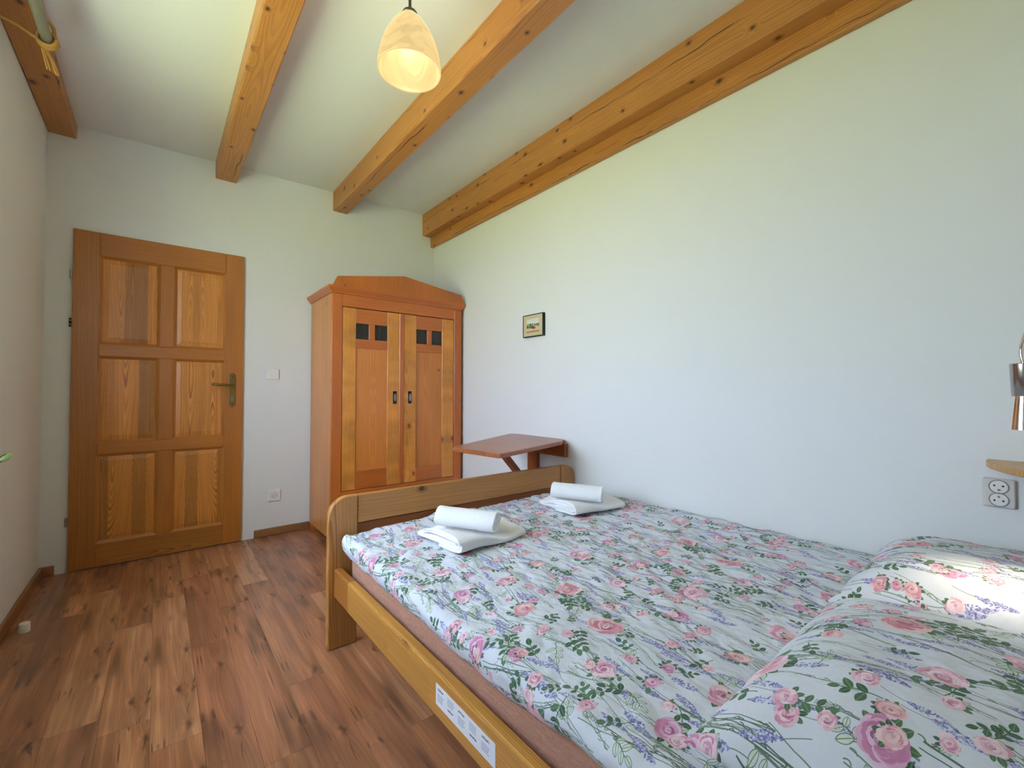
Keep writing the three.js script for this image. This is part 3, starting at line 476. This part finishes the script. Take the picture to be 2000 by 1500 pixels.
for (const [x, z, turn, rt, lx, lz, a, b] of [[-1.02, 2.172, 0.05, -0.98, -1.05, 2.185, 'white folded towel nearer the open side of the bed', 'white rolled towel on the folded one nearer the bed\'s open side'], [-0.335, 2.14, -0.12, -1.0, -0.385, 2.155, 'white folded towel nearer the right wall', 'white rolled towel on the folded one nearer the right wall']]) {
  const s = x < -0.6 ? 5 : 9, dx = lx - x, dz = lz - z, c = Math.cos(turn), n = Math.sin(turn);
  const f = solo('folded_towel', foldedTowel(0.31, 0.32, 0.078, s, dx * c - dz * n, dx * n + dz * c, rt - turn), towelMat, a, 'towel', 'folded towels on the bed'); f.position.set(x, quiltY(x, z) + 0.009, z); f.rotation.y = turn;
  const q = solo('rolled_towel', rolledTowel(0.048, 0.25, s), towelMat, b, 'towel', 'rolled towels on the bed'); q.position.set(lx, quiltY(x, z) + 0.043, lz); q.rotation.y = rt; q.rotation.z = -0.03;
}

// ---------------------------------------------------------------- folding wall table
{
  const t = thing('wall_table', 'small brown wooden wall table on a diagonal brace, behind the footboard', 'table', [0, 0, 0]);
  const corners = [[-0.045, 1.20], [-0.772, 1.60], [-0.725, 1.975], [-0.10, 1.775], [-0.004, 1.70], [-0.004, 1.24]], r = 0.03, s = new THREE.Shape();
  corners.forEach((p, k) => { const a = corners[(k + corners.length - 1) % corners.length], b = corners[(k + 1) % corners.length], to = (q) => { const l = Math.hypot(q[0] - p[0], q[1] - p[1]), d = Math.min(r, l * 0.4); return [p[0] + (q[0] - p[0]) / l * d, p[1] + (q[1] - p[1]) / l * d]; }, i = to(a), o = to(b); s[k ? 'lineTo' : 'moveTo'](i[0], -i[1]); s.quadraticCurveTo(p[0], -p[1], o[0], -o[1]); });
  const g = new THREE.ExtrudeGeometry(s, { depth: 0.012, bevelEnabled: true, bevelThickness: 0.006, bevelSize: 0.006, bevelOffset: -0.006, bevelSegments: 3, curveSegments: 6 }).rotateX(-Math.PI / 2).translate(0, 0.747, 0);
  part('table_top', g, M.table, t);
  part('wall_cleat', board(-0.03, 0.655, 1.33, -0.001, 0.740, 1.735, 0.003, 2), M.table, t);
  part('wall_post', board(-0.036, 0.12, 1.385, -0.001, 0.655, 1.475, 0.003, 1), M.table, t);
  const p0 = V(-0.40, 0.74, 1.515), p1 = V(-0.036, 0.40, 1.43), dir = p1.clone().sub(p0).normalize(), side = V(0.2, 0, 1).normalize(), up = dir.clone().cross(side).normalize(), hw = 0.02, hh = 0.016;
  const q = (p, a, b) => p.clone().addScaledVector(side, a * hw).addScaledVector(up, b * hh);
  part('brace', hexa([q(p0, -1, -1), q(p0, 1, -1), q(p0, 1, 1), q(p0, -1, 1)], [q(p1, -1, -1), q(p1, 1, -1), q(p1, 1, 1), q(p1, -1, 1)], 1), M.table, t);
}

// ---------------------------------------------------------------- framed picture
{
  const p = thing('framed_picture', 'small black-framed landscape picture with cream mount on the right wall', 'picture', [0, 1.518, 1.425]);
  const hw = 0.102, hh = 0.077, d = 0.024, f = 0.006;
  part('frame', [board(-d, -hh, -hw, -0.0005, -hh + f, hw, 0.001), board(-d, hh - f, -hw, -0.0005, hh, hw, 0.001), board(-d, -hh + f, -hw, -0.0005, hh - f, -hw + f, 0.001), board(-d, -hh + f, hw - f, -0.0005, hh - f, hw, 0.001)], black, p);
  part('mount', board(-d + 0.003, -hh + f, -hw + f, -0.001, hh - f, hw - f, 0), mat(0xcdbf98, 0.8), p);
  const c = document.createElement('canvas'); c.width = 192; c.height = 160; const g = c.getContext('2d'), r = rng(17);
  g.fillStyle = '#d8dccb'; g.fillRect(0, 0, 192, 160); g.fillStyle = '#d9bd96'; g.fillRect(0, 84, 192, 76); g.fillStyle = '#9b6f45'; g.fillRect(0, 146, 192, 14);
  for (let k = 0; k < 90; k++) { g.fillStyle = ['#6f8f5f', '#4c6b46', '#8aa578', '#3b5236'][Math.floor(r() * 4)]; g.beginPath(); g.ellipse(r() * 100, 62 + r() * 44, 5 + r() * 9, 4 + r() * 7, 0, 0, 6.3); g.fill(); }
  for (let k = 0; k < 30; k++) { g.fillStyle = ['#6f7f58', '#8a6a4a'][k % 2]; g.beginPath(); g.ellipse(104 + r() * 86, 66 + r() * 24, 4 + r() * 8, 3 + r() * 5, 0.2, 0, 6.3); g.fill(); }
  g.fillStyle = '#7c4a36'; g.beginPath(); g.moveTo(62, 96); g.lineTo(112, 84); g.lineTo(142, 112); g.lineTo(118, 126); g.lineTo(78, 116); g.fill(); g.fillStyle = '#4a2a22'; g.fillRect(66, 100, 24, 10);
  const t = new THREE.CanvasTexture(c); t.colorSpace = THREE.SRGBColorSpace;
  part('print', new THREE.BoxGeometry(0.125, 0.092, 0.001).rotateY(-Math.PI / 2).translate(-d + 0.0024, 0, 0), new THREE.MeshStandardMaterial({ map: t, roughness: 0.6 }), p);
}

// ---------------------------------------------------------------- switch and sockets
{
  const s = thing('light_switch', 'white square light switch on the wall between door and wardrobe', 'switch', [-1.343, 1.191, 0]);
  part('plate', new RoundedBoxGeometry(0.082, 0.078, 0.012, 3, 0.003).translate(0, 0, 0.0062), white, s); part('rocker', new RoundedBoxGeometry(0.058, 0.056, 0.006, 3, 0.002).rotateX(0.04).translate(-0.004, 0, 0.013), white, s);
  const k = thing('wall_socket', 'white single wall socket low between door and wardrobe', 'socket', [-1.323, 0.293, 0]);
  part('plate', new RoundedBoxGeometry(0.082, 0.082, 0.011, 3, 0.003).translate(0, 0, 0.0057), white, k);
  part('socket_well', [lathe([[0.0215, 0.0095], [0.0215, 0.0125], [0.0185, 0.0125], [0.0185, 0.002], [0, 0.002]]).rotateX(Math.PI / 2).translate(0, 0, 0)], socketGrey, k);
  for (const x of [-0.0095, 0.0095]) part('hole', new THREE.CylinderGeometry(0.0028, 0.0028, 0.012, 12).rotateX(Math.PI / 2).translate(x, -0.003, 0.0072), black, k);
  part('earth_pin', new THREE.CylinderGeometry(0.0025, 0.0025, 0.014, 12).rotateX(Math.PI / 2).translate(0, 0.01, 0.008), steel, k);
  const d = thing('double_socket', 'beige double wall socket under the bedside shelf', 'socket', [0, 0.757, 3.541]); d.rotation.y = -Math.PI / 2;
  part('plate', new RoundedBoxGeometry(0.068, 0.088, 0.013, 3, 0.005).translate(0, 0, 0.0067), socketGrey, d);
  for (const y of [0.0195, -0.0195]) {
    part('socket_ring', lathe([[0.0215, 0.012], [0.0215, 0.0150], [0.0196, 0.0150], [0.0186, 0.0134]]).rotateX(Math.PI / 2).translate(0, y, 0), mat(0x9d988e, 0.45), d);
    const w = part('socket_well', lathe([[0.0186, 0.0134], [0.018, 0.0138], [0, 0.0138]]).rotateX(Math.PI / 2).translate(0, y, 0), white, d);
    for (const [hx, hy] of [[-0.009, 0.003], [0.009, 0.003]]) part('hole', new THREE.CylinderGeometry(0.0026, 0.0026, 0.002, 12).rotateX(Math.PI / 2).translate(hx, y + hy * Math.sign(y), 0.0135), black, w);
    part('earth_pin', new THREE.CylinderGeometry(0.0022, 0.0022, 0.008, 12).rotateX(Math.PI / 2).translate(0, y - 0.009 * Math.sign(y), 0.0165), brass, w);
  }
}
// ---------------------------------------------------------------- bedside shelf
{
  const s = new THREE.Shape(); s.moveTo(0, -3.517); s.quadraticCurveTo(-0.06, -3.513, -0.11, -3.535); s.quadraticCurveTo(-0.235, -3.575, -0.262, -3.66); s.quadraticCurveTo(-0.235, -3.76, -0.11, -3.795); s.quadraticCurveTo(-0.06, -3.81, 0, -3.807); s.closePath();
  const g = new THREE.ExtrudeGeometry(s, { depth: 0.012, bevelEnabled: true, bevelThickness: 0.004, bevelSize: 0.004, bevelOffset: -0.004, bevelSegments: 3, curveSegments: 16 }).rotateX(-Math.PI / 2).translate(-0.001, 0.842, 0);
  solo('bedside_shelf', g, M.shelf, 'small rounded light wood shelf on the right wall beneath the chrome lamp', 'shelf');
}
// ---------------------------------------------------------------- chrome reading lamp, switched on
{
  const l = thing('reading_lamp', 'chrome gooseneck reading lamp on the right wall above the bedside shelf', 'lamp', [-0.45, 0.978, 3.6085]);
  part('lamp_head', lathe([[0.0, 0.153], [0.0255, 0.153], [0.0265, 0.151], [0.0238, 0.077], [0.0, 0.077]], 48), mat(0xa8a4a0, 0.2, 1), l, 'brushed grey metal lamp head');
  part('lamp_shade', lathe([[0.0212, 0.0767], [0.0228, 0.0767], [0.0315, 0.0], [0.030, 0.0], [0.0212, 0.0757]], 48), chrome, l);
  const bulb = part('bulb', new THREE.SphereGeometry(0.016, 20, 14).translate(0, 0.055, 0), new THREE.MeshStandardMaterial({ color: 0xfff0d8, emissive: 0xffe2b0, emissiveIntensity: 3 }), l);
  part('gooseneck', tube([V(0, 0.15, -0.003), V(0, 0.175, -0.007), V(0.006, 0.205, -0.004), V(0.03, 0.255, 0.012), V(0.09, 0.29, 0.04), V(0.21, 0.285, 0.08), V(0.33, 0.245, 0.11), V(0.42, 0.21, 0.125), V(0.445, 0.205, 0.13)], 0.0045, 56, 12), chrome, l);
  part('wall_base', lathe([[0, 0], [0.04, 0], [0.04, 0.006], [0.03, 0.012], [0, 0.014]], 32).rotateZ(Math.PI / 2).translate(0.4495, 0.205, 0.13), chrome, l);
  const s = new THREE.SpotLight(new THREE.Color().setRGB(1, 0.86, 0.66), 0.95, 0, 0.72, 1, 2); s.position.set(0, 0.03, 0); s.castShadow = true; s.target.position.set(-0.16, -0.35, 0.0); l.add(s, s.target); s.shadow.radius = 1;
}
// ---------------------------------------------------------------- pendant lamp
{
  const y = 2.217, p = thing('pendant_lamp', 'lit pendant lamp with bell-shaped cream swirled glass shade on a grey stem', 'lamp', [-1.314, y, 2.2]);
  const prof = [[0.111, 0], [0.1125, 0.004], [0.1115, 0.022], [0.107, 0.05], [0.0985, 0.085], [0.086, 0.12], [0.07, 0.15], [0.053, 0.176], [0.036, 0.196], [0.024, 0.206]], inner = prof.map(([a, b]) => [a - 0.004, b - (b > 0.1 ? 0.003 : 0)]).reverse(); inner[inner.length - 1][1] = 0.0005;
  const swirl = dataTex(512, 256, (a, b, o) => { const n = fbm(a * 10, b * 26 + 5 * vn(a * 4, b * 3, 91), 92), s = ss(0.25, 0.32, Math.abs(vn(a * 6 + b * 3, b * 20 + 4 * vn(a * 5, 1, 7), 93))); const q = 1 - 0.05 * (1 - s) + 0.04 * n; o[0] = 250 * q; o[1] = 238 * q; o[2] = 208 * q; });
  const shade = new THREE.MeshPhysicalMaterial({ map: swirl, roughness: 0.35, emissive: new THREE.Color().setRGB(1, 0.80, 0.46), emissiveIntensity: 0.92, emissiveMap: swirl, color: 0x554e42, side: THREE.DoubleSide });
  part('glass_shade', lathe([...inner, ...prof].map(([a, b]) => [a, b]), 64), shade, p);
  const grey = mat(0x6b6e66, 0.4, 0.8);
  part('cap_ring', lathe([[0.0, 0.204], [0.0255, 0.204], [0.0285, 0.21], [0.0255, 0.217], [0.012, 0.226], [0.0, 0.228]], 32), grey, p);
  part('stem', new THREE.CylinderGeometry(0.0055, 0.0055, ceilY(-1.314) - y - 0.245, 14).translate(0, (ceilY(-1.314) - y + 0.205) / 2, 0), grey, p);
  part('ceiling_rose', lathe([[0, 0], [0.03, 0.0], [0.05, 0.02], [0.05, 0.0235], [0, 0.0235]], 32).translate(0, ceilY(-1.314) - y - 0.026, 0), grey, p);
  part('lamp_holder', new THREE.CylinderGeometry(0.016, 0.016, 0.04, 20).translate(0, 0.182, 0), white, p);
  const b = part('bulb', new THREE.SphereGeometry(0.026, 24, 16).translate(0, 0.138, 0), new THREE.MeshStandardMaterial({ color: 0xfff4e0, emissive: 0xffdfa0, emissiveIntensity: 4 }), p);
  const l = new THREE.PointLight(new THREE.Color().setRGB(1, 0.8, 0.48), 0.22, 0, 2); l.position.set(0, 0.138, 0); l.castShadow = true; l.shadow.radius = 1.2; p.add(l);
}
// ---------------------------------------------------------------- curtain rod on a rope, plant on the sill, doorstop
{
  const rodY = 2.47, rx = -2.366, rz = 1.12;
  const rod = thing('curtain_rod', 'greenish round curtain rod hung below the left ceiling beam', 'curtain rod', [0, 0, 0]);
  part('rod', new THREE.CylinderGeometry(0.018, 0.018, 2.3, 24).rotateX(Math.PI / 2).translate(rx, rodY, rz + 1.15), mat(0x8d8a74, 0.42, 0.2), rod);
  const rp = dataTex(64, 256, (a, b, o) => { const q = 0.75 + 0.35 * Math.abs(Math.sin((b * 60 + a * 3) * 3.14)); o[0] = 196 * q; o[1] = 146 * q; o[2] = 72 * q; });
  const ropeM = new THREE.MeshStandardMaterial({ map: rp, roughness: 0.95 }), rope = thing('hanging_rope', 'tan rope looped round the end of the curtain rod with a frayed tassel', 'rope', [0, 0, 0]);
  const coil = []; for (let k = 0; k <= 120; k++) { const a = k / 120 * 3 * 2 * Math.PI; coil.push(V(rx + Math.cos(a) * 0.028, rodY + Math.sin(a) * 0.028, rz - 0.012 + k / 120 * 0.034)); }
  part('coil', tube(coil, 0.0065, 200, 8), ropeM, rope);
  const up = []; for (let k = 0; k <= 20; k++) { const a = Math.PI * k / 20; up.push(V(rx + 0.02 * Math.cos(a), rodY + 0.03 + 0.045 * Math.sin(a), rz + 0.005)); }
  part('loop', tube(up, 0.0055, 40, 8), ropeM, rope);
  part('tie', tube([V(rx - 0.025, rodY - 0.012, rz + 0.016), V(rx - 0.07, rodY + 0.002, rz + 0.03), V(XL + 0.001, rodY + 0.012, rz + 0.05)], 0.0065, 30, 8), ropeM, rope);
  const r = rng(3); for (let k = 0; k < 7; k++) { const a = (r() - 0.5) * 0.03, e = (r() - 0.5) * 0.03; part('strand', tube([V(rx - 0.012 + a * 0.4, rodY - 0.03, rz - 0.012 + e * 0.3), V(rx + 0.0 + a, rodY - 0.055, rz - 0.03 + e * 0.6), V(rx + 0.012 + a * 1.3, rodY - 0.085 - r() * 0.02, rz - 0.05 + e)], 0.003, 12, 6), ropeM, rope); }
  // plant
  const pl = thing('potted_plant', 'long-leaved green plant in a clay pot on the left windowsill', 'plant', [-2.62, WIN.y0 + 0.03, 1.72]);
  part('pot', lathe([[0, 0], [0.06, 0], [0.078, 0.1], [0.086, 0.1], [0.086, 0.122], [0.078, 0.122], [0.07, 0.105], [0, 0.105]], 32), mat(0x9c5a3a, 0.85), pl);
  part('soil', new THREE.CylinderGeometry(0.071, 0.07, 0.006, 28).translate(0, 0.106, 0), mat(0x2c2018, 1), pl);
  const leafM = new THREE.MeshPhysicalMaterial({ color: 0x49541a, roughness: 0.5 });
  const leafGeo = (pts, w) => {
    const c = new THREE.CatmullRomCurve3(pts), n = 16, P = [], I = [];
    for (let k = 0; k <= n; k++) { const t = k / n, p = c.getPoint(t), tg = c.getTangent(t), sd = tg.clone().cross(V(0, 1, 0)).normalize(), ww = w * Math.min(1, 3.2 * Math.sqrt(t * 0.12 + 0.02)) * Math.pow(Math.max(0, 1 - t ** 4), 0.6), nn = sd.clone().cross(tg).normalize();
      for (const [a, b] of [[-1, 0.25], [0, 0], [1, 0.25], [0, -0.12]]) { const q = p.clone().addScaledVector(sd, a * ww).addScaledVector(nn, b * ww); P.push(q.x, q.y, q.z); } }
    for (let k = 0; k < n; k++) for (let e = 0; e < 4; e++) { const a = k * 4 + e, b = k * 4 + (e + 1) % 4; I.push(a, b, b + 4, a, b + 4, a + 4); }
    const g = new THREE.BufferGeometry(); g.setAttribute('position', new THREE.Float32BufferAttribute(P, 3)); g.setIndex(I); g.computeVertexNormals(); return g;
  };
  const O = [-2.62, WIN.y0 + 0.03, 1.72], at = (x, y, z) => V(x - O[0], y - O[1], z - O[2]);
  part('leaf', leafGeo([V(0.005, 0.1, -0.01), at(-2.53, 0.95, 1.66), at(-2.44, 0.845, 1.53), at(-2.412, 0.826, 1.45), at(-2.4, 0.848, 1.335)], 0.026), leafM, pl);
  for (let k = 0; k < 9; k++) { const a = k * 0.7 + 0.4, c = Math.cos(a), s = Math.sin(a), hgt = 0.25 + 0.06 * (k % 3); part('leaf', leafGeo([V(0.008 * c, 0.1, 0.008 * s), V(0.03 * c, 0.2, 0.05 * s), V(0.06 * c, hgt, 0.13 * s), V(0.085 * c, hgt - 0.05, 0.22 * s)], 0.016), leafM, pl); }
  // doorstop
  const ds = solo('doorstop', lathe([[0, 0], [0.017, 0], [0.019, 0.003], [0.0185, 0.037], [0.0165, 0.04], [0, 0.04]], 28), white, 'small white round doorstop on the floor by the left wall', 'doorstop'); ds.position.set(-2.447, 0, 0.775);
}

renderer.render(scene, camera);
